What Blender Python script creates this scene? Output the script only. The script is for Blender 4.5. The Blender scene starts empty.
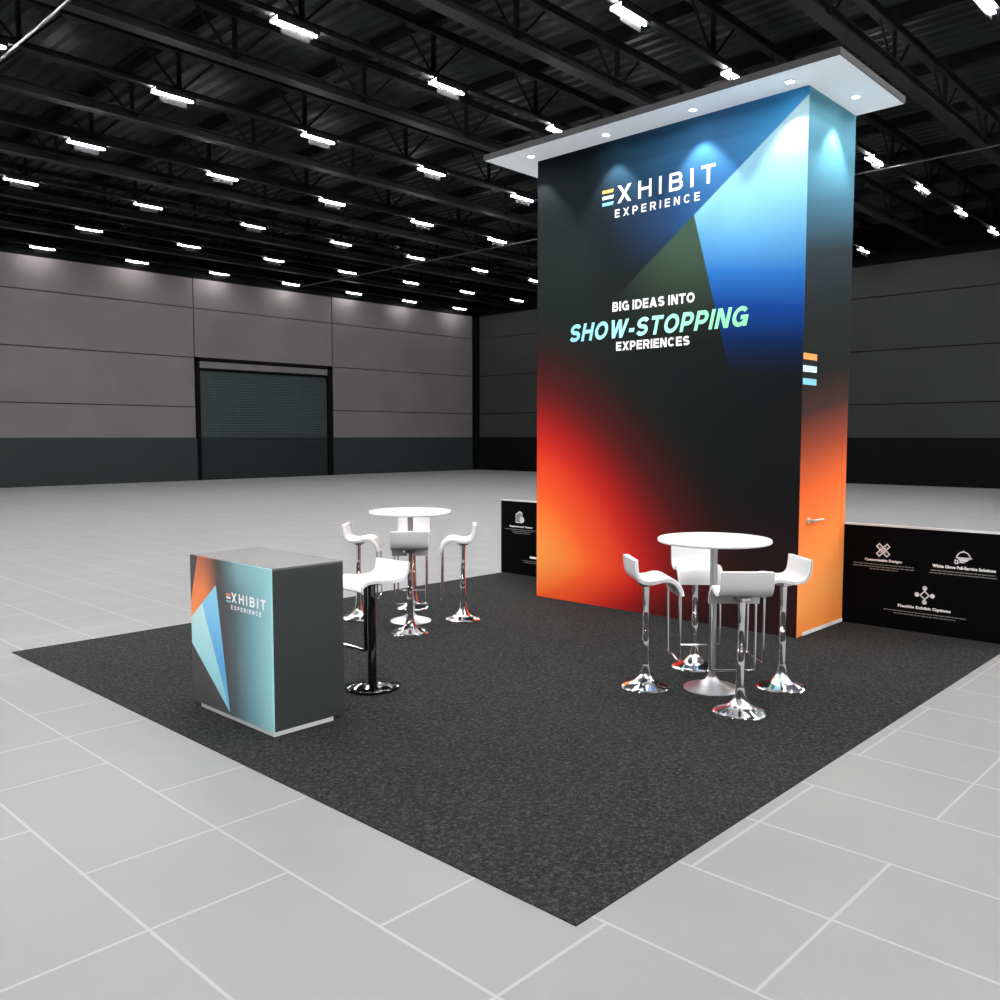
import bpy, bmesh, math, random
from mathutils import Vector, Matrix
random.seed(4)
sc = bpy.context.scene
COL = sc.collection
PI = math.pi

# ------------------------------------------------------------------ helpers
def lin(c):
    c = c / 255.0
    return c / 12.92 if c <= 0.04045 else ((c + 0.055) / 1.055) ** 2.4
def rgb(r, g, b, k=1.0):
    return (lin(r) * k, lin(g) * k, lin(b) * k)

def tag(o, label=None, cat=None, group=None, kind=None):
    if label: o['label'] = label
    if cat: o['category'] = cat
    if group: o['group'] = group
    if kind: o['kind'] = kind
    return o

def obj(name, bm, mat, parent=None, smooth=False, angle=None):
    me = bpy.data.meshes.new(name)
    bmesh.ops.recalc_face_normals(bm, faces=bm.faces)
    bm.to_mesh(me); bm.free()
    o = bpy.data.objects.new(name, me); COL.objects.link(o)
    for m in (mat if isinstance(mat, (list, tuple)) else [mat]): me.materials.append(m)
    if smooth:
        for p in me.polygons: p.use_smooth = True
        if angle: me.set_sharp_from_angle(angle=math.radians(angle))
    if parent: o.parent = parent
    return o

def empty(name, loc, rz=0):
    o = bpy.data.objects.new(name, None); COL.objects.link(o)
    o.location = loc; o.rotation_euler = (0, 0, rz); o.empty_display_size = 0.1
    return o

def dup(root, loc, rz=None, label=None, name=None):
    r = root.copy(); COL.objects.link(r); r.location = loc
    if rz is not None: r.rotation_euler = (0, 0, rz)
    if label: r['label'] = label
    for ch in root.children:
        c = ch.copy(); COL.objects.link(c); c.parent = r
        for g in ch.children:
            d = g.copy(); COL.objects.link(d); d.parent = c
    return r

def box(bm, x0, x1, y0, y1, z0, z1, bevel=0):
    r = bmesh.ops.create_cube(bm, size=1)
    vs = r['verts']
    for v in vs:
        v.co = Vector(((x0 + x1) / 2 + v.co.x * (x1 - x0), (y0 + y1) / 2 + v.co.y * (y1 - y0), (z0 + z1) / 2 + v.co.z * (z1 - z0)))
    if bevel:
        es = list({e for v in vs for e in v.link_edges})
        bmesh.ops.bevel(bm, geom=es, offset=bevel, segments=2, profile=0.6, affect='EDGES')
    return bm
def B(*a, **k): return box(bmesh.new(), *a, **k)

def lathe(bm, prof, n=48, c=(0, 0)):
    rings = []
    for r, z in prof:
        if r < 1e-6: rings.append([bm.verts.new((c[0], c[1], z))])
        else: rings.append([bm.verts.new((c[0] + r * math.cos(2 * PI * i / n), c[1] + r * math.sin(2 * PI * i / n), z)) for i in range(n)])
    for a, b in zip(rings, rings[1:]):
        for i in range(n):
            j = (i + 1) % n
            if len(a) == 1 and len(b) == 1: continue
            if len(a) == 1: bm.faces.new((a[0], b[i], b[j]))
            elif len(b) == 1: bm.faces.new((a[i], a[j], b[0]))
            else: bm.faces.new((a[i], a[j], b[j], b[i]))
    return bm

def tube(bm, pts, r, n=10, cap=True, square=False):
    pts = [Vector(p) for p in pts]
    rings = []
    prev = None
    for i, p in enumerate(pts):
        if i == 0: t = pts[1] - p
        elif i == len(pts) - 1: t = p - pts[i - 1]
        else: t = (pts[i + 1] - p).normalized() + (p - pts[i - 1]).normalized()
        t.normalize()
        if prev is None:
            u = t.cross(Vector((0, 0, 1)))
            if u.length < 0.05: u = t.cross(Vector((0, 1, 0)))
        else:
            u = prev - t * prev.dot(t)
        u.normalize(); prev = u
        w = t.cross(u)
        ring = []
        for k in range(n):
            a = 2 * PI * k / n + (PI / 4 if n == 4 else 0)
            ring.append(bm.verts.new(p + (u * math.cos(a) + w * math.sin(a)) * r))
        rings.append(ring)
    for a, b in zip(rings, rings[1:]):
        for i in range(n):
            j = (i + 1) % n
            bm.faces.new((a[i], a[j], b[j], b[i]))
    if cap:
        bm.faces.new(list(reversed(rings[0]))); bm.faces.new(rings[-1])
    return bm

def rounded(pts, rad, seg=6):
    pts = [Vector(p) for p in pts]; out = [pts[0]]
    for a, b, c in zip(pts, pts[1:], pts[2:]):
        d1 = (a - b).normalized(); d2 = (c - b).normalized()
        p0 = b + d1 * rad; p1 = b + d2 * rad
        for i in range(seg + 1):
            t = i / seg
            out.append(p0 * (1 - t) ** 2 + b * 2 * t * (1 - t) + p1 * t * t)
    out.append(pts[-1]); return out

def catmull(pts, sub=6):
    P = [pts[0]] + list(pts) + [pts[-1]]; out = []
    for i in range(1, len(P) - 2):
        p0, p1, p2, p3 = (Vector(q) for q in P[i - 1:i + 3])
        for s in range(sub):
            t = s / sub
            out.append(0.5 * ((2 * p1) + (p2 - p0) * t + (2 * p0 - 5 * p1 + 4 * p2 - p3) * t * t + (3 * p1 - p0 - 3 * p2 + p3) * t ** 3))
    out.append(Vector(P[-2])); return out

# ------------------------------------------------------------------ node expressions
class G:
    """a node tree under construction: small arithmetic on sockets"""
    def __init__(s, name):
        s.m = bpy.data.materials.new(name); s.m.use_nodes = True
        s.t = s.m.node_tree; s.t.nodes.clear()
        s.out = s.t.nodes.new('ShaderNodeOutputMaterial')
        s.b = s.t.nodes.new('ShaderNodeBsdfPrincipled')
        s.t.links.new(s.b.outputs[0], s.out.inputs[0])
    def n(s, k): return s.t.nodes.new(k)
    def put(s, sock, v):
        if isinstance(v, (int, float)): sock.default_value = v
        elif isinstance(v, tuple): sock.default_value = v if len(v) == len(sock.default_value) else tuple(v) + (1,)
        else: s.t.links.new(v, sock)
    def math(s, op, *a):
        n = s.n('ShaderNodeMath'); n.operation = op
        for i, v in enumerate(a): s.put(n.inputs[i], v)
        return n.outputs[0]
    def add(s, a, b): return s.math('ADD', a, b)
    def sub(s, a, b): return s.math('SUBTRACT', a, b)
    def mul(s, a, b): return s.math('MULTIPLY', a, b)
    def step(s, x, a, b):          # smooth 0..1 as x goes a..b
        n = s.n('ShaderNodeMapRange'); n.interpolation_type = 'SMOOTHSTEP'
        s.put(n.inputs[0], x)
        if a < b: lo, hi, o0, o1 = a, b, 0, 1
        else: lo, hi, o0, o1 = b, a, 1, 0
        for i, v in zip((1, 2, 3, 4), (lo, hi, o0, o1)): n.inputs[i].default_value = v
        return n.outputs[0]
    def mix(s, f, a, b):
        n = s.n('ShaderNodeMix'); n.data_type = 'RGBA'
        s.put(n.inputs[0], f); s.put(n.inputs[6], a); s.put(n.inputs[7], b)
        return n.outputs[2]
    def ramp(s, x, stops, interp='LINEAR'):
        n = s.n('ShaderNodeValToRGB'); n.color_ramp.interpolation = interp
        el = n.color_ramp.elements
        while len(el) < len(stops): el.new(0.5)
        for e, (p, c) in zip(el, stops): e.position = p; e.color = tuple(c) + (1,)
        s.put(n.inputs[0], x); return n.outputs[0]
    def xyz(s, which='Object'):
        n = s.n('ShaderNodeTexCoord'); d = s.n('ShaderNodeSeparateXYZ')
        if which == 'World':
            g = s.n('ShaderNodeNewGeometry'); s.t.links.new(g.outputs['Position'], d.inputs[0])
        else: s.t.links.new(n.outputs[which], d.inputs[0])
        return d.outputs[0], d.outputs[1], d.outputs[2]
    def noise(s, scale, detail=3, rough=0.5, which='World'):
        n = s.n('ShaderNodeTexNoise'); n.inputs['Scale'].default_value = scale
        n.inputs['Detail'].default_value = detail; n.inputs['Roughness'].default_value = rough
        if which == 'World':
            g = s.n('ShaderNodeNewGeometry'); s.t.links.new(g.outputs['Position'], n.inputs['Vector'])
        else:
            g = s.n('ShaderNodeTexCoord'); s.t.links.new(g.outputs['Object'], n.inputs['Vector'])
        return n.outputs[0]
    def bump(s, h, strength, dist=0.01):
        n = s.n('ShaderNodeBump'); n.inputs['Strength'].default_value = strength; n.inputs['Distance'].default_value = dist
        s.put(n.inputs['Height'], h); s.t.links.new(n.outputs[0], s.b.inputs['Normal'])
    def side(s, u, v, p, q, soft=0.004):
        """1 on the left side of the line p->q in the (u, v) plane"""
        dx, dy = q[0] - p[0], q[1] - p[1]; L = math.hypot(dx, dy)
        d = s.sub(s.mul(s.sub(v, p[1]), dx / L), s.mul(s.sub(u, p[0]), dy / L))
        return s.step(d, -soft, soft)
    def done(s, col=None, rough=0.5, metal=0.0, spec=0.5):
        if col is not None: s.put(s.b.inputs['Base Color'], col)
        s.put(s.b.inputs['Roughness'], rough); s.b.inputs['Metallic'].default_value = metal
        s.b.inputs['Specular IOR Level'].default_value = spec
        return s.m

def plain(name, col, rough=0.5, metal=0.0, spec=0.5, var=0.06, scale=3.0):
    g = G(name)
    nz = g.noise(scale, 4, 0.55)
    c = g.mix(g.step(nz, 0.3, 0.7), tuple(x * (1 - var) for x in col), tuple(min(1, x * (1 + var)) for x in col))
    return g.done(c, rough, metal, spec)

def emit(name, col, strength):
    g = G(name); g.b.inputs['Emission Color'].default_value = tuple(col) + (1,)
    g.b.inputs['Emission Strength'].default_value = strength
    return g.done((0.8, 0.8, 0.8), 0.5)

M = {}
M['black_steel'] = plain('black_steel', (0.0060, 0.0065, 0.0075), 0.6, 0, 0.10)
M['beam_steel'] = plain('beam_steel', (0.0165, 0.0172, 0.0185), 0.55, 0, 0.2)
M['roof_deck'] = plain('roof_deck', (0.0150, 0.0172, 0.0182), 0.5, 0, 0.2, 0.25, 0.8)
M['fascia'] = plain('fascia', (0.002, 0.0022, 0.0025), 0.8, 0, 0.05)
M['pipe'] = plain('pipe', (0.030, 0.029, 0.028), 0.4, 0, 0.5)
M['white_sheet'] = plain('white_sheet', (0.80, 0.80, 0.80), 0.5)
M['white_pad'] = plain('white_pad', (0.86, 0.86, 0.86), 0.42, 0, 0.4, 0.01)
M['table_white'] = plain('table_white', (0.90, 0.90, 0.90), 0.25, 0, 0.4, 0.01)
M['shell_grey'] = plain('shell_grey', (0.55, 0.55, 0.56), 0.35, 0, 0.5, 0.01)
M['chrome'] = plain('chrome', (0.86, 0.86, 0.87), 0.07, 1.0, 0.5, 0.01)
M['dark_chrome'] = plain('dark_chrome', (0.11, 0.112, 0.115), 0.06, 1.0, 0.5, 0.01)
M['satin_steel'] = plain('satin_steel', (0.52, 0.53, 0.55), 0.30, 1.0, 0.5, 0.02)
M['counter_grey'] = plain('counter_grey', (0.029, 0.033, 0.033), 0.5, 0, 0.4, 0.02)
M['counter_top'] = plain('counter_top', (0.155, 0.155, 0.155), 0.7, 0, 0.15, 0.01)
M['plinth'] = plain('plinth', (0.52, 0.52, 0.52), 0.4)
M['panel_black'] = plain('panel_black', (0.0022, 0.0024, 0.0030), 0.7, 0, 0.03, 0.05)
M['panel_cap'] = plain('panel_cap', (0.60, 0.60, 0.60), 0.5)
M['tower_grey'] = plain('tower_grey', (0.03, 0.033, 0.033), 0.6, 0, 0.2)
M['canopy_white'] = plain('canopy_white', (0.74, 0.76, 0.80), 0.55, 0, 0.3, 0.01)
g = G('canopy_added_glow'); g.b.inputs['Emission Color'].default_value = (0.90, 0.95, 1.0, 1); g.b.inputs['Emission Strength'].default_value = 0.30
M['canopy_added_glow'] = g.done((0.80, 0.82, 0.84), 0.55)  # emission added to brighten the white underside beyond its bounced light
M['canopy_edge'] = plain('canopy_edge', (0.026, 0.026, 0.028), 0.6, 0, 0.15, 0.02)
M['ink_white'] = plain('ink_white', (0.95, 0.95, 0.95), 0.6, 0, 0.1, 0.0)
M['ink_grey'] = plain('ink_grey', (0.20, 0.20, 0.20), 0.6, 0, 0.1, 0.0)
M['ink_soft'] = plain('ink_soft', (0.75, 0.74, 0.75), 0.6, 0, 0.1, 0.0)
M['ink_orange'] = plain('ink_orange', (0.93, 0.32, 0.085), 0.6, 0, 0.1, 0.0)
M['ink_ice'] = plain('ink_ice', (0.62, 0.86, 0.90), 0.6, 0, 0.1, 0.0)
M['ink_blue'] = plain('ink_blue', (0.22, 0.58, 0.80), 0.6, 0, 0.1, 0.0)
M['frame_black'] = plain('frame_black', (0.0022, 0.0022, 0.0030), 0.8, 0, 0.04)
M['glow_fin'] = plain('glow_fin', (0.014, 0.014, 0.015), 0.6, 0, 0.1)  # for the added fin that imitates the glow under each tube
M['lamp_tube'] = emit('lamp_tube', (1.0, 0.985, 0.975), 1080)
M['lamp_tube_low'] = emit('lamp_tube_low', (1.0, 0.985, 0.975), 290)
M['downlight_lens'] = emit('downlight_lens', (1.0, 0.97, 0.93), 30)

# tiled floor: square grid, joints across the runs skip every third one, shifting run by run
def floor_mat():
    g = G('floor_tiles'); x, y, z = g.xyz('World')
    T = 0.594
    u = g.math('DIVIDE', g.sub(x, 1.370), T); v = g.math('DIVIDE', g.sub(y, 1.283), T)
    cu = g.math('FLOOR', u)
    fu = g.math('ABSOLUTE', g.sub(g.sub(u, 0.0), g.math('ROUND', u)))
    rv = g.math('ROUND', v)
    fv = g.math('ABSOLUTE', g.sub(v, rv))
    miss = g.math('FLOORED_MODULO', g.sub(g.sub(rv, cu), 2.0), 3.0)   # 0 on the skipped joint
    there = g.step(miss, 0.25, 0.75)
    w = 0.0068 / T
    ju = g.step(fu, w * 1.25, w * 0.75)
    jv = g.mul(g.step(fv, w * 1.25, w * 0.75), there)
    j = g.math('MAXIMUM', ju, jv)
    nz = g.noise(1.3, 4, 0.5)
    tile = g.mix(g.step(nz, 0.3, 0.7), (0.226, 0.228, 0.231), (0.236, 0.238, 0.241))
    c = g.mix(j, tile, (0.315, 0.317, 0.320))
    n2 = g.noise(9, 3, 0.5)
    g.bump(g.add(g.mul(j, -1.0), g.mul(n2, 0.05)), 0.06, 0.002)
    return g.done(c, g.add(0.40, g.mul(n2, 0.06)), 0, 0.04)
M['floor'] = floor_mat()

def carpet_mat():
    g = G('charcoal_carpet')
    a = g.noise(120, 2, 0.8); b = g.noise(38, 3, 0.7); d = g.noise(3.0, 3, 0.5)
    k = g.add(g.mul(a, 0.55), g.mul(b, 0.45))
    c = g.ramp(k, [(0.34, (0.004, 0.0041, 0.0042)), (0.50, (0.0160, 0.0168, 0.0170)), (0.66, (0.067, 0.069, 0.070))])
    c = g.mix(g.step(d, 0.3, 0.7), c, g.mix(0.16, c, (0.03, 0.029, 0.029)))
    g.bump(k, 0.6, 0.006)
    return g.done(c, 0.95, 0, 0.08)
M['carpet'] = carpet_mat()

def wall_mat(name, lo, hi):
    g = G(name)
    nz = g.noise(0.5, 3, 0.5)
    return g.done(g.mix(g.step(nz, 0.3, 0.7), lo, hi), 0.75, 0, 0.08)
M['wall_left'] = wall_mat('wall_grey', (0.090, 0.083, 0.085), (0.100, 0.093, 0.095))
M['wall_right'] = wall_mat('wall_charcoal', (0.0265, 0.0275, 0.0280), (0.0290, 0.0305, 0.0310))
M['dado_left'] = wall_mat('dado_grey', (0.0165, 0.0205, 0.0208), (0.0180, 0.0218, 0.0222))
M['dado_right'] = wall_mat('dado_charcoal', (0.0020, 0.0020, 0.0028), (0.0024, 0.0024, 0.0032))
M['seam'] = plain('seam', (0.006, 0.004, 0.0045), 0.8, 0, 0.1)
M['shutter'] = plain('shutter', (0.022, 0.029, 0.029), 0.6, 0, 0.1)
M['shutter_low'] = plain('shutter_low', (0.0095, 0.0125, 0.0128), 0.6, 0, 0.1)
M['door_header'] = plain('door_header', (0.090, 0.085, 0.087), 0.6, 0, 0.1)

# printed fabric, tower front: coordinates y (left = larger) and z
def tower_front_mat():
    g = G('tower_front_print'); x, y, z = g.xyz('World')
    dark = g.mix(g.step(y, 3.6, 6.2), rgb(23, 24, 25), rgb(29, 35, 34))
    dark = g.mix(g.step(z, 1.4, 0.2), dark, rgb(44, 26, 28))
    # blue haze over the diagonal
    d1 = g.side(y, z, (5.4, 3.219), (3.42, 4.70), 0.006)          # left of this travel direction = below
    above = g.sub(1.0, d1)
    hz = g.ramp(g.math('DIVIDE', g.sub(6.6, y), 3.0), [(0.0, rgb(20, 25, 26)), (0.28, rgb(22, 28, 32)), (0.45, rgb(32, 62, 82)), (0.62, rgb(48, 92, 128)), (0.8, rgb(58, 110, 154)), (1.0, rgb(60, 140, 195))])
    hz2 = g.ramp(g.math('DIVIDE', g.sub(6.6, y), 3.0), [(0.0, rgb(24, 29, 29)), (0.35, rgb(25, 31, 36)), (0.6, rgb(32, 58, 92)), (0.8, rgb(48, 100, 158)), (1.0, rgb(66, 130, 180))])
    haze = g.mix(g.step(z, 4.55, 3.9), hz, hz2)
    fade = g.step(g.add(z, g.mul(y, -0.25)), 2.0, 2.75)
    haze = g.mix(fade, dark, haze)
    # green triangle
    near = g.step(g.math('SQRT', g.add(g.math('POWER', g.sub(y, 4.5), 2.0), g.math('POWER', g.sub(z, 3.85), 2.0))), 1.25, 0.0)
    green = g.mix(near, dark, rgb(62, 83, 68))
    col = g.mix(above, green, haze)
    # pale blue wedge
    d2 = g.side(y, z, (4.131, 2.455), (4.516, 3.88), 0.006)        # 1 on the right of the picture: smaller y
    wz = g.add(z, g.mul(g.sub(3.42, y), 0.12))
    wcol = g.ramp(g.math('DIVIDE', g.sub(wz, 1.9), 2.8), [
        (0.0, rgb(21, 24, 26)), (0.14, rgb(20, 27, 40)), (0.25, rgb(14, 38, 84)), (0.36, rgb(20, 62, 134)),
        (0.47, rgb(42, 106, 176)), (0.58, rgb(88, 152, 198)), (0.70, rgb(122, 182, 210)), (0.85, rgb(146, 196, 214)), (1.0, rgb(176, 208, 218))])
    wedge = g.mul(g.mul(d2, d1), g.step(z, 2.10, 2.85))
    col = g.mix(wedge, col, wcol)
    # glow printed in the lower left
    ay = g.math('DIVIDE', g.math('MAXIMUM', g.sub(6.46, y), 0.0), 2.2)
    az = g.math('ADD', g.math('DIVIDE', g.math('MAXIMUM', g.sub(z, 0.45), 0.0), 2.1), g.math('DIVIDE', g.math('MAXIMUM', g.sub(0.45, z), 0.0), 1.3))
    r = g.add(g.math('POWER', ay, 1.4), g.math('POWER', az, 1.4))
    q = 1 / 1.5
    glow = g.ramp(g.mul(r, q), [(0.0, rgb(255, 160, 80)), (0.10 * q, rgb(255, 138, 64)), (0.22 * q, rgb(255, 96, 46)), (0.45 * q, rgb(214, 48, 38)), (0.60 * q, rgb(168, 33, 31)), (0.75 * q, rgb(112, 30, 29)), (0.90 * q, rgb(74, 28, 28)), (1.2 * q, rgb(42, 25, 26)), (1.0, rgb(30, 27, 28))], 'B_SPLINE')
    col = g.mix(g.step(r, 1.5, 0.85), col, glow)
    return g.done(col, 0.7, 0, 0.03)
def tower_side_mat():
    g = G('tower_side_print'); x, y, z = g.xyz('World')
    zz = g.add(z, g.mul(g.sub(7.9, x), 0.18))
    col = g.ramp(g.math('DIVIDE', zz, 4.8), [
        (0.0, (1.0, 0.30, 0.065)), (0.08, (1.0, 0.37, 0.095)), (0.20, (1.0, 0.25, 0.060)), (0.28, (0.85, 0.145, 0.038)), (0.36, (0.30, 0.060, 0.032)),
        (0.43, rgb(68, 46, 42)), (0.50, rgb(32, 35, 34)), (0.62, rgb(33, 38, 38)), (0.72, rgb(40, 50, 56)), (0.81, rgb(60, 100, 120)),
        (0.90, rgb(88, 146, 168)), (1.0, rgb(112, 172, 192))])
    return g.done(col, 0.7, 0, 0.03)
M['tower_front'] = tower_front_mat(); M['tower_side'] = tower_side_mat()

def counter_mat():
    g = G('counter_front_print'); x, y, z = g.xyz('World')
    u = g.sub(5.50, y)
    base = g.ramp(u, [(0.0, rgb(74, 74, 74)), (0.42, rgb(82, 80, 82)), (0.55, rgb(84, 98, 102)), (0.75, rgb(112, 158, 168)), (1.0, rgb(156, 212, 218))])
    base2 = g.ramp(u, [(0.0, rgb(80, 78, 76)), (0.36, rgb(78, 74, 72)), (0.46, rgb(98, 120, 124)), (0.6, rgb(130, 172, 182)), (1.0, rgb(152, 208, 214))])
    col = g.mix(g.step(z, 0.72, 1.0), base, base2)
    # orange shape
    L1 = g.side(u, z, (0.0, 0.60), (0.329, 0.848), 0.003)          # above the pale edge
    L2 = g.sub(1.0, g.side(u, z, (0.0, 0.72), (0.095, 1.014), 0.003))  # right of the left border
    of = g.mul(g.mul(L1, L2), g.step(g.add(u, g.mul(g.sub(z, 0.85), 0.18)), 0.40, 0.14))
    oc = g.ramp(z, [(0.60, (0.95, 0.30, 0.09)), (0.80, (0.88, 0.24, 0.085)), (1.0, (0.50, 0.155, 0.080))])
    col = g.mix(of, col, oc)
    below = g.sub(1.0, L1)
    # pale wedge and blue wedge
    low = g.side(u, z, (0.0, 0.417), (0.474, 0.044), 0.003)
    right = g.sub(1.0, g.side(u, z, (0.474, 0.044), (0.329, 0.848), 0.003))
    right = g.side(u, z, (0.474, 0.044), (0.329, 0.848), 0.003)
    tri = g.mul(g.mul(below, low), right)
    split = g.side(u, z, (0.474, 0.044), (0.146, 0.70), 0.003)
    pale = g.ramp(z, [(0.0, rgb(140, 205, 220)), (0.35, rgb(165, 222, 230)), (0.7, rgb(200, 238, 240))])
    blue = g.ramp(z, [(0.0, rgb(120, 195, 230)), (0.35, rgb(92, 172, 228)), (0.55, rgb(120, 195, 238)), (0.85, rgb(150, 214, 240))])
    col = g.mix(tri, col, g.mix(split, blue, pale))
    return g.done(col, 0.45, 0, 0.3)
M['counter_front'] = counter_mat()

def headline_mat():
    g = G('headline_ink'); x, y, z = g.xyz('World')
    c = g.ramp(g.math('DIVIDE', g.sub(6.0, y), 2.1), [(0.0, rgb(150, 225, 250)), (0.45, rgb(185, 255, 245)), (0.7, rgb(160, 250, 205)), (1.0, rgb(140, 235, 170))])
    return g.done(c, 0.6, 0, 0.1)
M['headline'] = headline_mat()

# ------------------------------------------------------------------ text as thin printed meshes
DG = None
def text_bm(bm, s, origin, right, up, width, height, bold=0.0, shear=0.0, spacing=1.0, thick=0.0015):
    """fit the string into width x height with its lower left at origin; right/up are unit vectors"""
    cu = bpy.data.curves.new('t', 'FONT'); cu.body = s; cu.offset = bold; cu.shear = shear
    cu.space_character = spacing; cu.resolution_u = 4; cu.fill_mode = 'FRONT'
    o = bpy.data.objects.new('t', cu); COL.objects.link(o)
    bpy.context.view_layer.update()
    me = bpy.data.meshes.new_from_object(o.evaluated_get(bpy.context.evaluated_depsgraph_get()))
    xs = [v.co.x for v in me.vertices]; ys = [v.co.y for v in me.vertices]
    x0, x1, y0, y1 = min(xs), max(xs), min(ys), max(ys)
    R_, U_ = Vector(right), Vector(up); N_ = R_.cross(U_); O_ = Vector(origin)
    t = bmesh.new(); t.from_mesh(me)
    for v in t.verts:
        v.co = O_ + R_ * ((v.co.x - x0) / (x1 - x0) * width) + U_ * ((v.co.y - y0) / (y1 - y0) * height) + N_ * thick
    tmp = bpy.data.meshes.new('tt'); t.to_mesh(tmp); t.free()
    bm.from_mesh(tmp)
    bpy.data.meshes.remove(tmp); bpy.data.meshes.remove(me)
    bpy.data.objects.remove(o); bpy.data.curves.remove(cu)
    return bm

W_ = {'I': 0, 'B': .80, 'G': .92, 'D': .84, 'E': .72, 'A': .95, 'S': .80, 'N': .82, 'T': .78, 'O': .95, 'H': .82, 'W': 1.26, 'P': .76, 'X': .88, 'R': .84, 'C': .88, '-': .36}
def glyph(ch, t):
    """capital letter as polygons in a box of height 1: (polygons, width)"""
    w = W_[ch] or t; h = t / 2; P = []; K = [0]
    L, R_, Bt, Tp, d = h, w - h, h, 1 - h, t * 1.22
    def st(pts, closed=False):
        n = len(pts); off = []
        for i in range(n):
            a = pts[i - 1] if (i or closed) else None
            b = pts[(i + 1) % n] if (i < n - 1 or closed) else None
            p = pts[i]; ns = []
            for q0, q1 in ((a, p), (p, b)):
                if q0 is None or q1 is None: continue
                l = math.hypot(q1[0] - q0[0], q1[1] - q0[1])
                if l > 1e-9: ns.append((-(q1[1] - q0[1]) / l, (q1[0] - q0[0]) / l))
            nx = sum(k[0] for k in ns); ny = sum(k[1] for k in ns); l2 = nx * nx + ny * ny
            k = h * len(ns) / max(l2, 1e-6)
            if len(ns) == 2: nx, ny = nx * k, ny * k
            else: nx, ny = nx * h, ny * h
            off.append(((p[0] + nx, p[1] + ny), (p[0] - nx, p[1] - ny)))
        for i in range(n if closed else n - 1):
            a, b = off[i], off[(i + 1) % n]; P.append(([a[1], b[1], b[0], a[0]], K[0]))
        K[0] += 1
    def arc(cx, cy, rx, ry, a0, a1, n=14):
        return [(cx + rx * math.cos(math.radians(a0 + (a1 - a0) * i / n)), cy + ry * math.sin(math.radians(a0 + (a1 - a0) * i / n))) for i in range(n + 1)]
    def par(x0, y0, x1, y1, dd=None):
        dd = dd or d; P.append(([(x0, y0), (x0 + dd, y0), (x1 + dd, y1), (x1, y1)], K[0])); K[0] += 1
    stem = lambda x: st([(x, 0), (x, 1)])
    if ch == 'I': stem(h)
    elif ch == 'H': stem(L); stem(R_); st([(L, .52), (R_, .52)])
    elif ch == 'E': stem(L); st([(L, Tp), (w, Tp)]); st([(L, .51), (w - .04, .51)]); st([(L, Bt), (w, Bt)])
    elif ch == 'T': stem(w / 2); st([(0, Tp), (w, Tp)])
    elif ch == 'X': par(0, 0, w - d, 1); par(w - d, 0, 0, 1)
    elif ch == 'N': stem(L); stem(R_); par(w - d, 0, 0, 1)
    elif ch == 'A': par(0, 0, w / 2 - d * .5, 1); par(w - d, 0, w / 2 - d * .5, 1); st([(w * .22, .28), (w * .78, .28)])
    elif ch == 'W':
        e = t * 1.05
        par(w * .20, 0, 0, 1, e); par(w * .20, 0, w / 2 - e / 2, 1, e); par(w * .80 - e, 0, w / 2 - e / 2, 1, e); par(w * .80 - e, 0, w - e, 1, e)
    elif ch in 'PR':
        stem(L); m = .42 if ch == 'P' else .46; r = (Tp - m) / 2
        st([(L, Tp)] + arc(R_ - r, m + r, r, r, 90, -90) + [(L, m)])
        if ch == 'R': par(w - d * 1.05, 0, w * .45, m)
    elif ch == 'B':
        stem(L); m = .52; r = (Tp - m) / 2; q = (m - Bt) / 2
        st([(L, Tp)] + arc(R_ - r - .04, m + r, r, r, 90, -90) + [(L, m)]); st([(L, m)] + arc(R_ - q, Bt + q, q, q, 90, -90) + [(L, Bt)])
    elif ch == 'D':
        stem(L); st([(L, Tp)] + arc(R_ - .40, .5, .40, .5 - h, 90, -90, 20) + [(L, Bt)])
    elif ch == 'O': st(arc(w / 2, .5, w / 2 - h, .5 - h, 0, 360, 32)[:-1], True)
    elif ch == 'C': st(arc(w / 2, .5, w / 2 - h, .5 - h, 42, 318, 28))
    elif ch == 'G': st(arc(w / 2, .5, w / 2 - h, .5 - h, 42, 330, 28)); st([(w - h, 0.02), (w - h, .52)]); st([(w * .52, .46), (w - .01, .46)])
    elif ch == 'S':
        r0 = (Tp - .5) / 2; rx = w / 2 - h
        st(arc(w / 2, .5 + r0, rx, r0, 22, 262, 18) + arc(w / 2, .5 - r0, rx, r0, 82, -158, 18))
    elif ch == '-': st([(0, .36), (w, .36)])
    return P, w
def caps(bm, s, origin, right, up, width, height, t=0.2, gap=0.12, shear=0.0, word=0.34, thick=0.0015):
    """a line of capitals fitted into width x height, lower left at origin"""
    polys = []; x = 0
    for ch in s:
        if ch == ' ': x += word; continue
        pp, w = glyph(ch, t)
        for p, k in pp: polys.append(([(a + x + b * shear, b) for a, b in p], k))
        x += w + gap
    x0 = min(a for p, k in polys for a, b in p); x1 = max(a for p, k in polys for a, b in p)
    O_, R_, U_ = Vector(origin), Vector(right), Vector(up); N_ = R_.cross(U_)
    for p, k in polys:      # each stroke a hair above the last, so crossing strokes never share a plane
        bm.faces.new([bm.verts.new(O_ + R_ * ((a - x0) / (x1 - x0) * width) + U_ * (b * height) + N_ * (thick + 0.0002 * k)) for a, b in p])
    return bm

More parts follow.
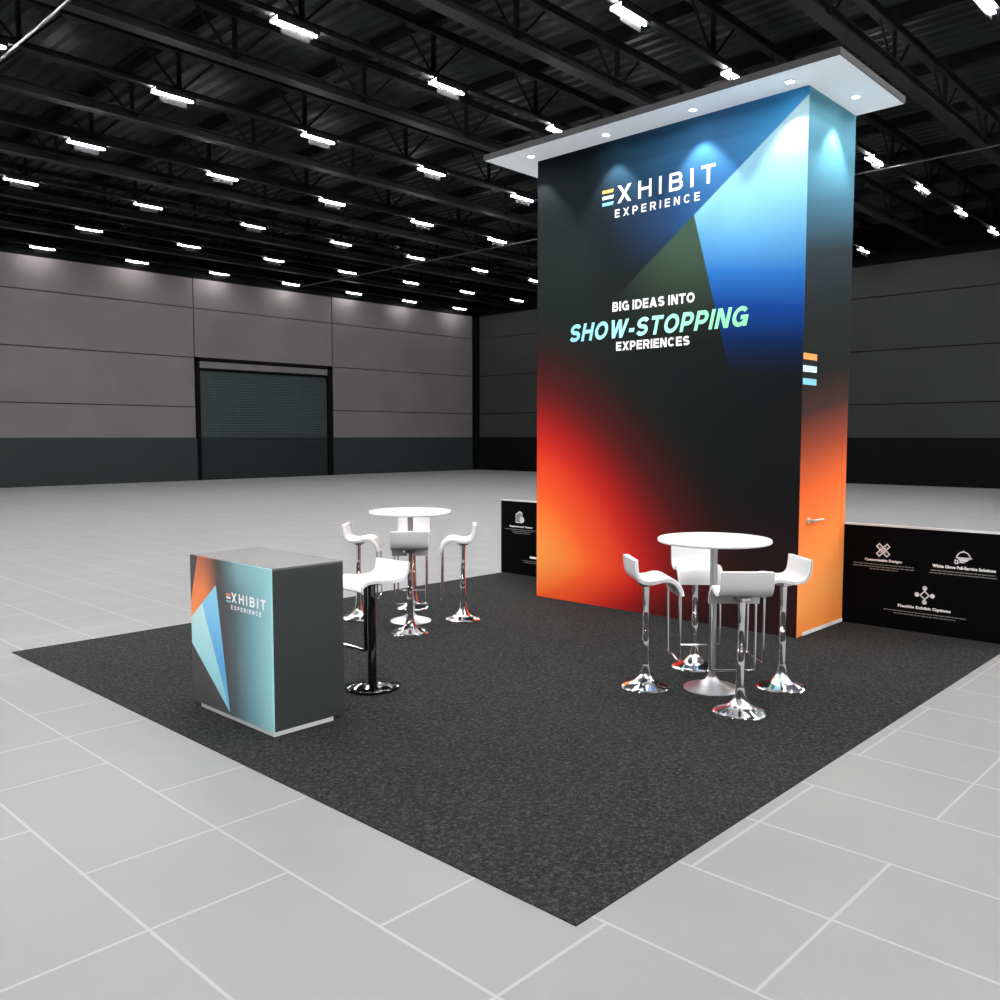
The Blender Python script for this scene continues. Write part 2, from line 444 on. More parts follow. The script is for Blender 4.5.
class Face:
    """flat marks on a printed face: a = position along 'right', b = height"""
    def __init__(s, o, right, up):
        s.o, s.r, s.u = Vector(o), Vector(right), Vector(up); s.n = s.r.cross(s.u)
    def p(s, a, b, h=0.0015): return s.o + s.r * a + s.u * b + s.n * h
    def poly(s, bm, pts, h=0.0015):
        bm.faces.new([bm.verts.new(s.p(a, b, h)) for a, b in pts])
    def rect(s, bm, a0, a1, b0, b1, h=0.0015): s.poly(bm, [(a0, b0), (a1, b0), (a1, b1), (a0, b1)], h)
    def stroke(s, bm, pts, w, closed=False, h=0.0015):
        n = len(pts); segs = range(n if closed else n - 1)
        for i in segs:
            (x0, y0), (x1, y1) = pts[i], pts[(i + 1) % n]
            L = math.hypot(x1 - x0, y1 - y0) or 1; ex, ey = (x1 - x0) / L * w / 2, (y1 - y0) / L * w / 2
            s.poly(bm, [(x0 - ex + ey, y0 - ey - ex), (x1 + ex + ey, y1 + ey - ex), (x1 + ex - ey, y1 + ey + ex), (x0 - ex - ey, y0 - ey + ex)], h + 0.0002 * i)
    def disc(s, bm, a, b, r, n=20, h=0.0015):
        s.poly(bm, [(a + r * math.cos(2 * PI * i / n), b + r * math.sin(2 * PI * i / n)) for i in range(n)], h)
    def arc(s, a, b, r, t0, t1, n=14):
        return [(a + r * math.cos(t0 + (t1 - t0) * i / n), b + r * math.sin(t0 + (t1 - t0) * i / n)) for i in range(n + 1)]

def printed(name, bm, mat, parent):
    me = bpy.data.meshes.new(name); bm.to_mesh(me); bm.free()
    o = bpy.data.objects.new(name, me); COL.objects.link(o); me.materials.append(mat); o.parent = parent
    return o

# ------------------------------------------------------------------ the hall
X0, X1, Y0, Y1 = -13.6, 33.6, -14.2, 33.6
ROOF = 9.55; WALLTOP = 8.12; DADO = 1.74
def struct(o): o['kind'] = 'structure'; return o
struct(obj('floor', B(X0, X1, Y0, Y1, -0.2, 0.0), M['floor']))

# corrugated roof deck, ribs along y
bm = bmesh.new(); prof = []; x = X0
while x < X1:
    prof += [(x, 0.0), (x + 0.11, 0.0), (x + 0.165, 0.07), (x + 0.275, 0.07)]; x += 0.33
lo = [bm.verts.new((a, Y0, ROOF + b)) for a, b in prof]; hi = [bm.verts.new((a, Y1, ROOF + b)) for a, b in prof]
for i in range(len(prof) - 1): bm.faces.new((lo[i], lo[i + 1], hi[i + 1], hi[i]))
top = B(X0, X1 + 0.3, Y0, Y1, ROOF + 0.1, ROOF + 0.25)
tm = bpy.data.meshes.new('tmp'); top.to_mesh(tm); top.free(); bm.from_mesh(tm); bpy.data.meshes.remove(tm)
struct(obj('ceiling', bm, M['roof_deck']))

DX0, DX1, DZ = 17.60, 24.26, 4.98      # dock door opening
# far-left wall (plane y = Y1): courses of panels with open seams
def wall_left():
    root = B(X0, X1, Y1 + 0.06, Y1 + 0.3, 0, ROOF)                   # dark backing = seams
    w = struct(obj('wall_left', root, M['seam']))
    bm = bmesh.new(); zs = [DADO, 2.975, 4.955, 6.93, WALLTOP]; xs = [X0, 10.80 - 6.75, 17.575, 24.31, X1]
    xs = [X0, 17.575, 24.31, X1]
    for i in range(3):
        for z0, z1 in zip(zs, zs[1:]):
            if i == 1 and z0 < 4.9: continue
            box(bm, xs[i] + 0.022, xs[i + 1] - 0.022, Y1, Y1 + 0.08, z0 + (0.018 if z0 > DADO else 0), z1 - 0.018)
    obj('wall_panel', bm, M['wall_left'], w)
    bm = bmesh.new()
    box(bm, X0, DX0, Y1 - 0.012, Y1 + 0.08, 0, DADO); box(bm, DX1, X1, Y1 - 0.012, Y1 + 0.08, 0, DADO)
    obj('dado_panel', bm, M['dado_left'], w)
    obj('upper_fascia', B(X0, X1, Y1 - 0.02, Y1 + 0.07, WALLTOP, ROOF), M['fascia'], w)
wall_left()
def wall_right():
    w = struct(obj('wall_right', B(X1 + 0.06, X1 + 0.3, Y0, Y1 + 0.3, 0, ROOF), M['seam']))
    bm = bmesh.new(); zs = [DADO, 2.975, 4.955, 6.93, WALLTOP]
    for z0, z1 in zip(zs, zs[1:]):
        box(bm, X1, X1 + 0.08, Y0, Y1, z0 + (0.018 if z0 > DADO else 0), z1 - 0.018)
    obj('wall_panel', bm, M['wall_right'], w)
    obj('dado_panel', B(X1 - 0.012, X1 + 0.08, Y0, Y1, 0, DADO), M['dado_right'], w)
    obj('upper_fascia', B(X1 - 0.02, X1 + 0.07, Y0, Y1, WALLTOP, ROOF), M['fascia'], w)
wall_right()
struct(obj('wall_back', B(X0, X1, Y0 - 0.2, Y0, 0, ROOF), M['wall_right']))
struct(obj('wall_near', B(X0 - 0.2, X0, Y0, Y1, 0, ROOF), M['wall_right']))
struct(obj('trim_1', B(X1 - 0.28, X1, Y1 - 0.28, Y1, 0, WALLTOP), M['frame_black']))

# roller door
d = struct(empty('door_1', ((DX0 + DX1) / 2, Y1, 0)))
W2 = (DX1 - DX0) / 2
bm = bmesh.new()
box(bm, -W2, -W2 + 0.16, -0.06, 0.1, 0, DZ); box(bm, W2 - 0.26, W2, -0.06, 0.1, 0, DZ); box(bm, -W2, W2, -0.06, 0.1, DZ - 0.16, DZ)
obj('door_frame', bm, M['frame_black'], d)
obj('door_header', B(-W2 + 0.16, W2 - 0.26, -0.03, 0.08, DZ - 0.42, DZ - 0.16), M['door_header'], d)
obj('header_lip', B(-W2 + 0.16, W2 - 0.26, -0.05, 0.08, DZ - 0.53, DZ - 0.42), M['frame_black'], d)
def shutter_bm(z0, z1):
    bm = bmesh.new(); n = max(1, round((z1 - z0) / 0.115)); s = (z1 - z0) / n
    pr = []
    for i in range(n):
        z = z0 + i * s; pr += [(0.05, z), (0.042, z + s * 0.3), (0.042, z + s * 0.75), (0.05, z + s * 0.98)]
    a = [bm.verts.new((-W2 + 0.16, y, z)) for y, z in pr]; b = [bm.verts.new((W2 - 0.26, y, z)) for y, z in pr]
    for i in range(len(pr) - 1): bm.faces.new((a[i], b[i], b[i + 1], a[i + 1]))
    return bm
obj('shutter', shutter_bm(DADO, DZ - 0.53), M['shutter'], d)
obj('lower_shutter', shutter_bm(0.0, DADO), M['shutter_low'], d)

# ------------------------------------------------------------------ roof steel
LX = [8.365 + 3.345 * k for k in range(-6, 8)]
LY = [4.165 + 4.133 * k for k in range(-4, 8)]
LY[-1] = 32.95
CH0, CH1 = 8.42, 9.22               # bottom and top chord of every truss
TX0, TX1 = X0 + 0.05, X1 - 0.05
PX = [8.49 + 2.857 * k for k in range(-7, 9)]
ORD = ['nearest', 'second', 'third', 'fourth', 'fifth', 'sixth', 'seventh', 'eighth', 'ninth', 'tenth', 'eleventh', 'twelfth', 'thirteenth', 'fourteenth',
       'fifteenth', 'sixteenth', 'seventeenth', 'eighteenth', 'nineteenth', 'twentieth', 'twenty-first', 'twenty-second', 'twenty-third', 'twenty-fourth']
def ibeam(bm, x0, x1, zc, h, w, t=0.018):
    box(bm, x0, x1, -w / 2, w / 2, zc - h / 2, zc - h / 2 + t); box(bm, x0, x1, -w / 2, w / 2, zc + h / 2 - t, zc + h / 2)
    box(bm, x0, x1, -t / 2, t / 2, zc - h / 2, zc + h / 2); return bm
def make_truss(name, chord_bm, cm, label, cat, group):
    r = empty(name, (0, 0, 0)); tag(r, label, cat, group)
    obj('bottom_chord', chord_bm, cm, r)
    obj('top_chord', ibeam(bmesh.new(), TX0, TX1, CH1, 0.16, 0.17), M['black_steel'], r)
    p0 = obj('web_post', B(-0.035, 0.035, -0.035, 0.035, CH0 + 0.03, CH1 - 0.05), M['black_steel'], r)
    bm = bmesh.new(); tube(bm, [(0.05, 0, CH0 + 0.05), (0.72, 0, CH1 - 0.08)], 0.026, 6)
    a0 = obj('web_brace', bm, M['black_steel'], r)
    bm = bmesh.new(); tube(bm, [(-0.05, 0, CH0 + 0.05), (-0.72, 0, CH1 - 0.08)], 0.026, 6)
    b0 = obj('web_brace', bm, M['black_steel'], r)
    first = True
    for px in PX:
        for o in (p0, a0, b0):
            c = o if first else o.copy()
            if not first: COL.objects.link(c); c.parent = r
            c.location = (px, 0, 0)
        first = False
    return r
LYr = list(reversed(LY))            # counted from the far left wall
lit0 = None
for i, y in enumerate(LYr):
    lab = f"dark lattice roof truss carrying ceiling lamps, {ORD[i]} lamp row from the roller door wall"
    if lit0 is None:
        bm = bmesh.new(); box(bm, TX0, TX1, -0.06, 0.06, CH0 - 0.05, CH0 + 0.05)
        lit0 = make_truss('roof_truss', bm, M['black_steel'], lab, 'truss', 'dark roof trusses carrying the lamps'); lit0.location = (0, y, 0)
    else: dup(lit0, (0, y, 0), None, lab)
mid0 = None
mids = [(a + b) / 2 for a, b in zip(LYr, LYr[1:])]
for i, y in enumerate(mids):
    lab = f"dark roof girder without lamps, {ORD[i]} girder from the roller door wall"
    if mid0 is None:
        mid0 = make_truss('roof_girder', ibeam(bmesh.new(), TX0, TX1, CH0 + 0.05, 0.20, 0.24), M['beam_steel'], lab, 'girder', 'dark roof girders between lamp rows'); mid0.location = (0, y, 0)
    else: dup(mid0, (0, y, 0), None, lab)
pl0 = None
for i, px in enumerate(reversed(PX)):
    lab = f"dark roof purlin under the roof deck, {ORD[i]} purlin from the charcoal far wall"
    if pl0 is None:
        pl0 = obj('roof_purlin', B(-0.07, 0.07, Y0, Y1, CH1 + 0.08, ROOF), M['black_steel']); tag(pl0, lab, 'purlin', 'dark roof purlins'); pl0.location.x = px
    else:
        c = pl0.copy(); COL.objects.link(c); c.location.x = px; c['label'] = lab
for px, lab in ((5.55, 'pale service pipe under the roof, crossing above the carpet'), (22.6, 'pale service pipe under the roof, running far behind the tower')):
    bm = bmesh.new(); tube(bm, [(0, Y0, 0), (0, Y1 - 0.02, 0)], 0.022, 10)
    o = obj('ceiling_pipe', bm, M['pipe'], None, True); o.location = (px, 0, CH0 - 0.05 - 0.021); tag(o, lab, 'pipe', 'service pipes below the trusses')

# ceiling lamps
def make_lamp(tube_mat):
    r = empty('ceiling_lamp', (0, 0, 0))
    tag(r, 'x', 'lamp', 'strip lamps under the roof trusses')
    bm = bmesh.new(); box(bm, -0.40, 0.40, -0.115, 0.115, 0.05, 0.075)
    box(bm, -0.40, 0.40, -0.115, -0.105, -0.012, 0.05); box(bm, -0.40, 0.40, 0.105, 0.115, -0.012, 0.05)
    obj('housing', bm, M['black_steel'], r)
    bm = bmesh.new(); tube(bm, [(-0.395, 0, 0), (0.395, 0, 0)], 0.021, 8)
    obj('lamp_tube', bm, tube_mat, r)
    obj('glow_fin', B(-0.27, 0.27, -0.004, 0.004, -0.16, -0.022), M['glow_fin'], r)  # added blade: tube light fading down it stands in for glow
    return r
LXr = list(reversed(LX))
proto = {}
for i, y in enumerate(LYr):
    for j, x in enumerate(LXr):
        lab = f"bright white strip lamp, {ORD[j]} from the charcoal wall, {ORD[i]} row from roller door wall"
        p = (x, y, 8.30)
        low = y > 22 or x > 23.5          # the outer lamps burn at a lower setting
        if low not in proto:
            proto[low] = make_lamp(M['lamp_tube_low' if low else 'lamp_tube']); proto[low].location = p; proto[low]['label'] = lab
        else: dup(proto[low], p, None, lab)

# ------------------------------------------------------------------ carpet
o = obj('carpet', B(2.46, 8.46, 1.945, 7.935, 0.0, 0.005), M['carpet'])
tag(o, 'square dark charcoal carpet laid on the grey tiled floor under the booth', 'carpet')
CZ = 0.005

# ------------------------------------------------------------------ tower
TWX0, TWX1, TWY0, TWY1, TWZ = 7.43, 8.44, 3.414, 6.47, 4.78
tw = empty('display_tower', (0, 0, 0))
tag(tw, 'tall exhibition tower printed with blue wedge and orange glow, white canopy on top', 'tower')
obj('tower_body', B(TWX0 + 0.012, TWX1, TWY0 + 0.012, TWY1, CZ, TWZ), M['tower_grey'], tw)
obj('front_print', B(TWX0, TWX0 + 0.012, TWY0, TWY1, CZ, TWZ), M['tower_front'], tw)
# side print with a flush door leaf cut by seams
DL0, DL1, DH = 7.572, 8.335, 2.06
bm = bmesh.new()
for a, b, c, e in ((TWX0 + 0.012, DL0 - 0.003, CZ, TWZ), (DL1 + 0.002, TWX1, CZ, TWZ), (DL0 - 0.003, DL1 + 0.002, DH, TWZ)):
    box(bm, a, b, TWY0, TWY0 + 0.012, c, e)
obj('side_print', bm, M['tower_side'], tw)
dr = obj('door', B(DL0, DL1, TWY0 + 0.001, TWY0 + 0.012, CZ + 0.03, DH - 0.001), M['tower_side'], tw)
bm = bmesh.new(); tube(bm, rounded([(7.62, TWY0, 1.045), (7.62, TWY0 - 0.055, 1.045), (7.82, TWY0 - 0.055, 1.045)], 0.02), 0.0095, 10)
lathe(bm, [(0, 0), (0.026, 0), (0.026, 0.008), (0, 0.008)], 20)
for v in list(bm.verts)[-42:]:
    v.co = Vector((7.62 + v.co.x, TWY0 - v.co.z, 1.045 + v.co.y))
obj('handle', bm, M['shell_grey'], dr, True, 40)
obj('kick_strip', B(7.555, 8.435, TWY0 - 0.006, TWY0 + 0.004, CZ, 0.036), M['white_sheet'], tw)
obj('canopy_underside', B(7.023, 8.432, 2.983, 6.877, TWZ - 0.001, TWZ + 0.012), M['canopy_added_glow'], tw)['label'] = 'white canopy underside with glow added'  # plain canopy underside, its glow is added and no lamp
obj('canopy_rim', B(7.013, 8.442, 2.973, 6.887, TWZ + 0.0005, TWZ + 0.060), M['canopy_edge'], tw)
SPOT = [(7.245, 6.407), (7.245, 5.417), (7.245, 4.431), (7.245, 3.50), (7.96, 3.228)]
for i, (sx, sy) in enumerate(SPOT):
    bm = lathe(bmesh.new(), [(0.034, 0.0), (0.046, 0.0), (0.046, -0.006), (0.036, -0.006), (0.034, 0.0)], 24)
    dl = obj('downlight', bm, M['canopy_white'], tw, True, 40); dl.location = (sx, sy, TWZ - 0.001)
    ln = obj('lens', lathe(bmesh.new(), [(0.0, -0.0035), (0.034, -0.0035), (0.034, -0.001), (0, -0.001)], 24), M['downlight_lens'], dl)
    L = bpy.data.lights.new('downlight_beam', 'SPOT'); L.energy = 75; L.spot_size = math.radians(80); L.spot_blend = 0.45
    L.shadow_soft_size = 0.02; L.color = (1.0, 0.97, 0.93)
    lo_ = bpy.data.objects.new('downlight_beam', L); COL.objects.link(lo_); lo_.parent = dl; lo_.location = (0, 0, -0.012)

TF = Face((TWX0, 0, 0), (0, -1, 0), (0, 0, 1))       # a = -y
def three_bars(parent, F, a0, a1, zs, h, slant, names=('orange', 'ice', 'blue')):
    for z, nm in zip(zs, names):
        bm = bmesh.new(); F.poly(bm, [(a0, z), (a1 - slant, z), (a1, z + h), (a0, z + h)])
        q = printed('logo_bar', bm, M['ink_' + nm], parent)
        q['label'] = {'orange': 'orange logo bar', 'ice': 'pale ice blue logo bar', 'blue': 'blue logo bar', 'white': 'white logo bar'}[nm]
three_bars(tw, TF, -5.592, -5.447, (4.268, 4.207, 4.143), 0.032, 0.012)
bm = bmesh.new()
caps(bm, 'XHIBIT', (TWX0, 5.402, 4.143), (0, -1, 0), (0, 0, 1), 1.108, 0.172, 0.165, 0.44)
caps(bm, 'EXPERIENCE', (TWX0, 5.432, 4.006), (0, -1, 0), (0, 0, 1), 0.976, 0.078, 0.18, 0.54)
printed('logo_lettering', bm, M['ink_white'], tw)
bm = bmesh.new()
caps(bm, 'BIG IDEAS INTO', (TWX0, 5.452, 3.066), (0, -1, 0), (0, 0, 1), 0.958, 0.096, 0.23, 0.13)
printed('slogan_top_line', bm, M['ink_white'], tw)
bm = bmesh.new()
caps(bm, 'EXPERIENCES', (TWX0, 5.402, 2.667), (0, -1, 0), (0, 0, 1), 0.86, 0.090, 0.23, 0.13)
printed('slogan_bottom_line', bm, M['ink_white'], tw)
bm = bmesh.new()
caps(bm, 'SHOW-STOPPING', (TWX0, 6.008, 2.797), (0, -1, 0), (0, 0, 1), 2.075, 0.184, 0.215, 0.15, 0.24)
printed('headline_lettering', bm, M['headline'], tw)
SF = Face((0, TWY0, 0), (1, 0, 0), (0, 0, 1))
three_bars(tw, SF, 7.445, 7.722, (2.470, 2.362, 2.250), 0.055, 0.0)

# ------------------------------------------------------------------ low black info walls beside the tower
def info_wall(y0, y1, label):
    r = empty('info_wall', (8.43, (y0 + y1) / 2, CZ)); tag(r, label, 'partition', 'low black info walls beside the tower')
    h = (y1 - y0) / 2
    obj('board', B(0, 0.03, -h, h, 0, 0.950), M['panel_black'], r)
    obj('top_cap', B(-0.002, 0.032, -h, h, 0.950, 0.966), M['panel_cap'], r)
    return r
wr = info_wall(1.95, TWY0 - 0.002, 'low black info wall with three white icons, right of the tower door')
wl = info_wall(TWY1 + 0.002, 7.965, 'low black info wall left of the tower, with one whole white icon')
def para(bm, F, ac, b, w, h=0.008):
    """one line of copy too small to read"""
    a = ac - w / 2
    while a < ac + w / 2 - 0.004:
        l = min(random.uniform(0.018, 0.05), ac + w / 2 - a)
        F.rect(bm, a, a + l, b, b + h); a += l + 0.006
# local frame: subtract the wall's own origin
def local_face(root):
    O = root.location
    return Face((8.43 - O.x, -O.y, -O.z), (0, -1, 0), (0, 0, 1))
def heading(root, s, y_left, y_right, z0, h):
    bm = bmesh.new(); O = root.location
    text_bm(bm, s, (8.43 - O.x, y_left - O.y, z0 - O.z), (0, -1, 0), (0, 0, 1), y_left - y_right, h, 0.04, 0, 1.03)
    printed('heading_lettering', bm, M['ink_white'], root)
F = local_face(wr)
heading(wr, 'Customizable Designs', 3.206, 2.868, 0.618, 0.030)
heading(wr, 'White Glove Full-Service Solutions', 2.602, 2.086, 0.620, 0.028)
heading(wr, 'Flexible Exhibit Options', 2.892, 2.436, 0.212, 0.034)
bm = bmesh.new()
for ac, b, w in ((-3.037, 0.590, 0.55), (-3.037, 0.567, 0.56), (-3.03, 0.545, 0.26), (-2.35, 0.588, 0.53), (-2.35, 0.565, 0.55), (-2.663, 0.178, 0.71), (-2.663, 0.154, 0.54)):
    para(bm, F, ac, b, w)
printed('fine_print', bm, M['ink_grey'], wr)
def icon(root, build):
    bm = bmesh.new(); build(bm); return printed('icon', bm, M['ink_soft'], root)
def cross_tools(bm):
    ca, cb = -3.040, 0.733
    for s in (1, -1):
        d = Vector((s * 0.7071, 0.7071)); n = Vector((-d.y, d.x)); l, w = 0.066, 0.017
        pts = [(ca + d.x * i * l + n.x * k * w, cb + d.y * i * l + n.y * k * w) for i, k in ((-1, -1), (1, -1), (1, 1), (-1, 1))]
        F.stroke(bm, pts, 0.011, True)
        F.stroke(bm, [(ca - d.x * 0.04, cb - d.y * 0.04), (ca + d.x * 0.04, cb + d.y * 0.04)], 0.006)
def cloche(bm):
    ca, cb = -2.347, 0.724
    F.stroke(bm, F.arc(ca, cb, 0.054, 0, PI), 0.009)
    F.stroke(bm, [(ca - 0.058, cb), (ca + 0.064, cb)], 0.010)
    F.poly(bm, [(ca - 0.048, cb - 0.007), (ca + 0.055, cb - 0.007), (ca + 0.025, cb - 0.030), (ca - 0.025, cb - 0.034)])
    F.stroke(bm, [(ca - 0.036, cb - 0.040), (ca + 0.010, cb - 0.040)], 0.008)
    F.stroke(bm, [(ca - 0.068, cb - 0.024), (ca - 0.046, cb - 0.024), (ca - 0.046, cb - 0.052), (ca - 0.068, cb - 0.052)], 0.009, True)
    F.disc(bm, ca, cb + 0.060, 0.006)
def network(bm):
    ca, cb = -2.660, 0.353
    F.stroke(bm, [(ca - 0.038, cb), (ca, cb + 0.038), (ca + 0.038, cb), (ca, cb - 0.038)], 0.011, True)
    for dx, dy in ((1, 0), (-1, 0), (0, 1), (0, -1)): F.disc(bm, ca + dx * 0.066, cb + dy * 0.064, 0.021)
for f, t in ((cross_tools, 'crossed ruler and pencil icon'), (cloche, 'serving cloche icon'), (network, 'four dot network icon')):
    icon(wr, f)['label'] = t
F = local_face(wl)
heading(wl, 'Experienced Teams', 7.806, 7.414, 0.612, 0.028)
bm = bmesh.new()
for ac, b, w in ((-7.62, 0.585, 0.56), (-7.60, 0.562, 0.34), (-7.60, 0.540, 0.30)): para(bm, F, ac, b, w)
para(bm, F, -7.33, 0.190, 0.50); para(bm, F, -7.33, 0.168, 0.46)
printed('fine_print', bm, M['ink_grey'], wl)
bm = bmesh.new(); F.rect(bm, -7.457, -7.12, 0.232, 0.258); printed('heading_strip', bm, M['ink_white'], wl)
def badge(bm):
    ca, cb = -7.63, 0.745
    F.stroke(bm, [(ca - 0.065, cb - 0.06), (ca - 0.065, cb + 0.04), (ca - 0.03, cb + 0.062), (ca + 0.035, cb + 0.062), (ca + 0.04, cb - 0.06)], 0.014, True)
    F.disc(bm, ca + 0.035, cb - 0.025, 0.040)
    for k in range(3): F.stroke(bm, [(ca - 0.035 + 0.022 * k, cb - 0.04), (ca - 0.035 + 0.022 * k, cb + 0.04)], 0.010)
    F.stroke(bm, F.arc(ca, cb + 0.05, 0.028, 0, PI, 8), 0.012)
icon(wl, badge)['label'] = 'document stack icon'

# ------------------------------------------------------------------ reception counter
ct = empty('reception_counter', (0, 0, 0))
tag(ct, 'boxy reception counter printed with orange, pale blue and teal front graphic', 'counter')
cx0, cx1, cy0, cy1, ch = 2.812, 3.335, 4.528, 5.505, 1.017
obj('body', B(cx0 + 0.012, cx1, cy0, cy1, 0.030, ch - 0.012), M['counter_grey'], ct)
obj('front_print', B(cx0, cx0 + 0.012, cy0, cy1, 0.030, ch - 0.002), M['counter_front'], ct)
obj('worktop', B(cx0 + 0.012, cx1, cy0, cy1, ch - 0.012, ch), M['counter_top'], ct)
obj('plinth', B(cx0 + 0.004, 3.245, cy0 - 0.003, 5.405, CZ, 0.030), M['plinth'], ct)
CF = Face((cx0, 0, 0), (0, -1, 0), (0, 0, 1))
three_bars(ct, CF, -5.040, -4.985, (0.800, 0.780, 0.757), 0.013, 0.005, ('orange', 'white', 'blue'))
bm = bmesh.new()
caps(bm, 'XHIBIT', (cx0, 4.978, 0.762), (0, -1, 0), (0, 0, 1), 0.395, 0.062, 0.20, 0.36)
caps(bm, 'EXPERIENCE', (cx0, 4.984, 0.717), (0, -1, 0), (0, 0, 1), 0.350, 0.027, 0.22, 0.5)
printed('logo_lettering', bm, M['ink_white'], ct)

# ------------------------------------------------------------------ bistro tables
def make_table(loc, label):
    r = empty('bistro_table', loc); tag(r, label, 'table', 'round white high tables')
    obj('tabletop', lathe(bmesh.new(), [(0, 1.046), (0.378, 1.046), (0.391, 1.052), (0.395, 1.061), (0.391, 1.074), (0.383, 1.078), (0, 1.078)], 72), M['table_white'], r, True, 40)
    obj('column', lathe(bmesh.new(), [(0.026, 0.05), (0.026, 1.015), (0.10, 1.036), (0.10, 1.046)], 28), M['satin_steel'], r, True, 40)
    obj('base', lathe(bmesh.new(), [(0, 0), (0.196, 0), (0.196, 0.006), (0.182, 0.012), (0.10, 0.036), (0.05, 0.058), (0.034, 0.085), (0, 0.085)], 56), M['satin_steel'], r, True, 50)
    return r
T1 = (5.530, 3.157, CZ); T2 = (5.564, 6.466, CZ)
t1 = make_table(T1, 'round white high table on steel column in front of the orange tower')
dup(t1, T2, 0, 'round white high table on steel column, farther one behind the reception counter')

# ------------------------------------------------------------------ stools
def seat_bm(prof, half, off0, off1, inset=0.0):
    """sheet following prof (x, z), between normal offsets off0..off1, width +-half, with rounded sides"""
    C = catmull([(x, 0, z) for x, z in prof], 5)
    N = []
    for i in range(len(C)):
        t = (C[min(i + 1, len(C) - 1)] - C[max(i - 1, 0)]).normalized()
        N.append(Vector((t.z, 0, -t.x)))       # profile runs front to back, so this points up / forward
    bm = bmesh.new()
    mid = (off0 + off1) / 2; hh = (off1 - off0) / 2
    sect = []
    n = 5
    for k in range(n + 1):
        a = -PI / 2 + PI * k / n; sect.append((half - hh + hh * math.cos(a) - inset, mid + hh * math.sin(a)))
    sect = sect + [(-y, o) for y, o in reversed(sect)]
    rings = [[bm.verts.new(p + nv * o + Vector((0, y, 0))) for y, o in sect] for p, nv in zip(C, N)]
    m = len(sect)
    for a, b in zip(rings, rings[1:]):
        for i in range(m): bm.faces.new((a[i], a[(i + 1) % m], b[(i + 1) % m], b[i]))
    bm.faces.new(rings[0]); bm.faces.new(list(reversed(rings[-1])))
    return bm
def make_stool(prof, label, group, disc=False):
    r = empty('bar_stool', (0, 0, 0)); tag(r, label, 'bar stool', group)
    hw = 0.168
    obj('seat_shell', seat_bm(prof, hw + 0.003, -0.010, 0.001), M['shell_grey'], r, True, 50)
    obj('seat', seat_bm(prof, hw, 0.0, 0.026), M['white_pad'], r, True, 60)
    zc = min(z for x, z in prof if abs(x) < 0.06) - 0.012 if True else 0
    fx, fz = prof[0]
    if not disc:
        obj('base', lathe(bmesh.new(), [(0, 0), (0.168, 0), (0.172, 0.004), (0.168, 0.009), (0.150, 0.018), (0.105, 0.033), (0.068, 0.055), (0.046, 0.085), (0.035, 0.125), (0.030, 0.17), (0.0, 0.17)], 56), M['chrome'], r, True, 50)
        obj('column', lathe(bmesh.new(), [(0.0295, 0.165), (0.026, 0.30), (0.0245, 0.42), (0.0215, 0.424), (0.0225, 0.60), (0.026, zc - 0.035), (0.06, zc - 0.022), (0.062, zc - 0.004), (0, zc - 0.004)], 28), M['chrome'], r, True, 40)
        pts = rounded([(fx - 0.008, -0.148, fz - 0.006), (fx - 0.004, -0.148, 0.222), (fx - 0.004, 0.148, 0.222), (fx - 0.008, 0.148, fz - 0.006)], 0.018, 4)
        obj('footrest', tube(bmesh.new(), pts, 0.0088, 10), M['chrome'], r, True, 50)
    else:
        obj('base', lathe(bmesh.new(), [(0, 0), (0.188, 0), (0.193, 0.004), (0.193, 0.018), (0.186, 0.024), (0.04, 0.034), (0.036, 0.05), (0, 0.05)], 56), M['dark_chrome'], r, True, 40)
        obj('column', lathe(bmesh.new(), [(0.031, 0.04), (0.031, 0.50), (0.0295, 0.503), (0.0295, zc - 0.03), (0.07, zc - 0.018), (0.07, zc - 0.004), (0, zc - 0.004)], 28), M['dark_chrome'], r, True, 40)
        pts = rounded([(0.0, -0.066, zc - 0.004), (0.0, -0.066, 0.262), (0.0, -0.285, 0.262)], 0.02, 5)
        fr = obj('footrest', tube(bmesh.new(), pts, 0.0140, 10), M['dark_chrome'], r, True, 50)
        tube_bm = tube(bmesh.new(), [(0, -0.268, 0.262), (0, -0.302, 0.262)], 0.0175, 12)
        obj('end_cap', tube_bm, M['chrome'], fr, True, 50)
    return r
PROF = [(0.208, 0.680), (0.195, 0.725), (0.166, 0.765), (0.128, 0.787), (0.082, 0.790), (0.030, 0.778), (-0.030, 0.775), (-0.078, 0.788), (-0.108, 0.824), (-0.120, 0.880), (-0.124, 0.938)]
PROF9 = [(0.232, 0.738), (0.215, 0.768), (0.170, 0.788), (0.100, 0.790), (0.020, 0.780), (-0.060, 0.774), (-0.130, 0.778), (-0.172, 0.795), (-0.196, 0.830), (-0.210, 0.900)]
R = math.radians
GR = 'white bar stools around the high tables'
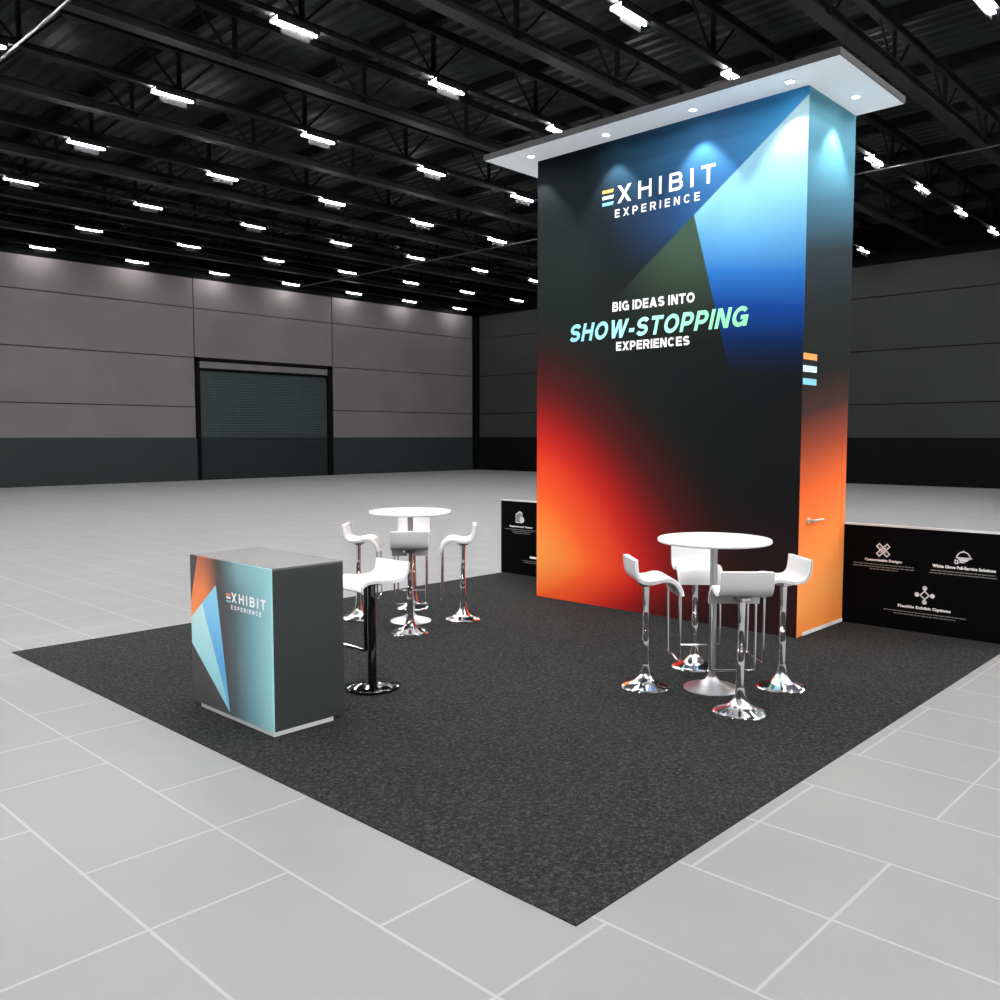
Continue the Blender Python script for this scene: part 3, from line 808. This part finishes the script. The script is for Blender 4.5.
stools = [
    (5.228, 3.519, -42, 'white bar stool on the left of the nearer table, backrest against the red glow'),
    (5.958, 3.557, 222, 'white bar stool behind the nearer table, facing the camera'),
    (5.165, 2.741, 43, 'white bar stool in front of the nearer table, its back to the camera'),
    (5.901, 2.810, 139, 'white bar stool right of the nearer table, beside the orange tower door'),
    (5.974, 6.158, 135, 'white bar stool right of the farther table, side profile against pale floor'),
    (5.232, 6.091, 48, 'white bar stool in front of the farther table, its back to the camera'),
    (5.290, 6.927, -46, 'white bar stool left of the farther table, partly behind the counter stool'),
    (6.014, 6.937, 226, 'white bar stool behind the farther table, half hidden by another stool'),
]
s0 = None
for x, y, a, lab in stools:
    if s0 is None:
        s0 = make_stool(PROF, lab, GR); s0.location = (x, y, CZ); s0.rotation_euler = (0, 0, R(a))
    else: dup(s0, (x, y, CZ), R(a), lab)
s9 = make_stool(PROF9, 'white bar stool on a flat dark disc base, tucked behind the reception counter', None, True)
s9.location = (3.870, 4.922, CZ); s9.rotation_euler = (0, 0, R(182))

# ------------------------------------------------------------------ world, camera, colour
w = bpy.data.worlds.new('hall_dark'); sc.world = w; w.use_nodes = True
w.node_tree.nodes['Background'].inputs[0].default_value = (0, 0, 0, 1)

yh, xr, xl = 436.0, 1338.0, -434.0
f = math.sqrt(-((xl - 500) * (xr - 500) + (yh - 500) ** 2))
Xc = Vector((xr - 500, yh - 500, f)).normalized(); Yc = Vector((xl - 500, yh - 500, f)).normalized(); Zc = Xc.cross(Yc)
right = Vector((Xc.x, Yc.x, Zc.x)); down = Vector((Xc.y, Yc.y, Zc.y)); fwd = Vector((Xc.z, Yc.z, Zc.z))
cam = bpy.data.cameras.new('camera'); co = bpy.data.objects.new('camera', cam); COL.objects.link(co)
m = Matrix((right, -down, -fwd)).transposed().to_4x4(); m.translation = Vector((0, 0, 1.8))
co.matrix_world = m
cam.sensor_width = 36; cam.lens = f / 1000 * 36; cam.clip_start = 0.05; cam.clip_end = 200
sc.camera = co
vs = sc.view_settings
vs.view_transform = 'Standard'; vs.look = 'None'; vs.exposure = 0.0; vs.gamma = 1.0; vs.use_curve_mapping = False
sc.cycles.use_denoising = True
sc.cycles.max_bounces = 8; sc.cycles.diffuse_bounces = 4; sc.cycles.glossy_bounces = 4
sc.cycles.sample_clamp_indirect = 6.0
sc.cycles.caustics_reflective = False; sc.cycles.caustics_refractive = False
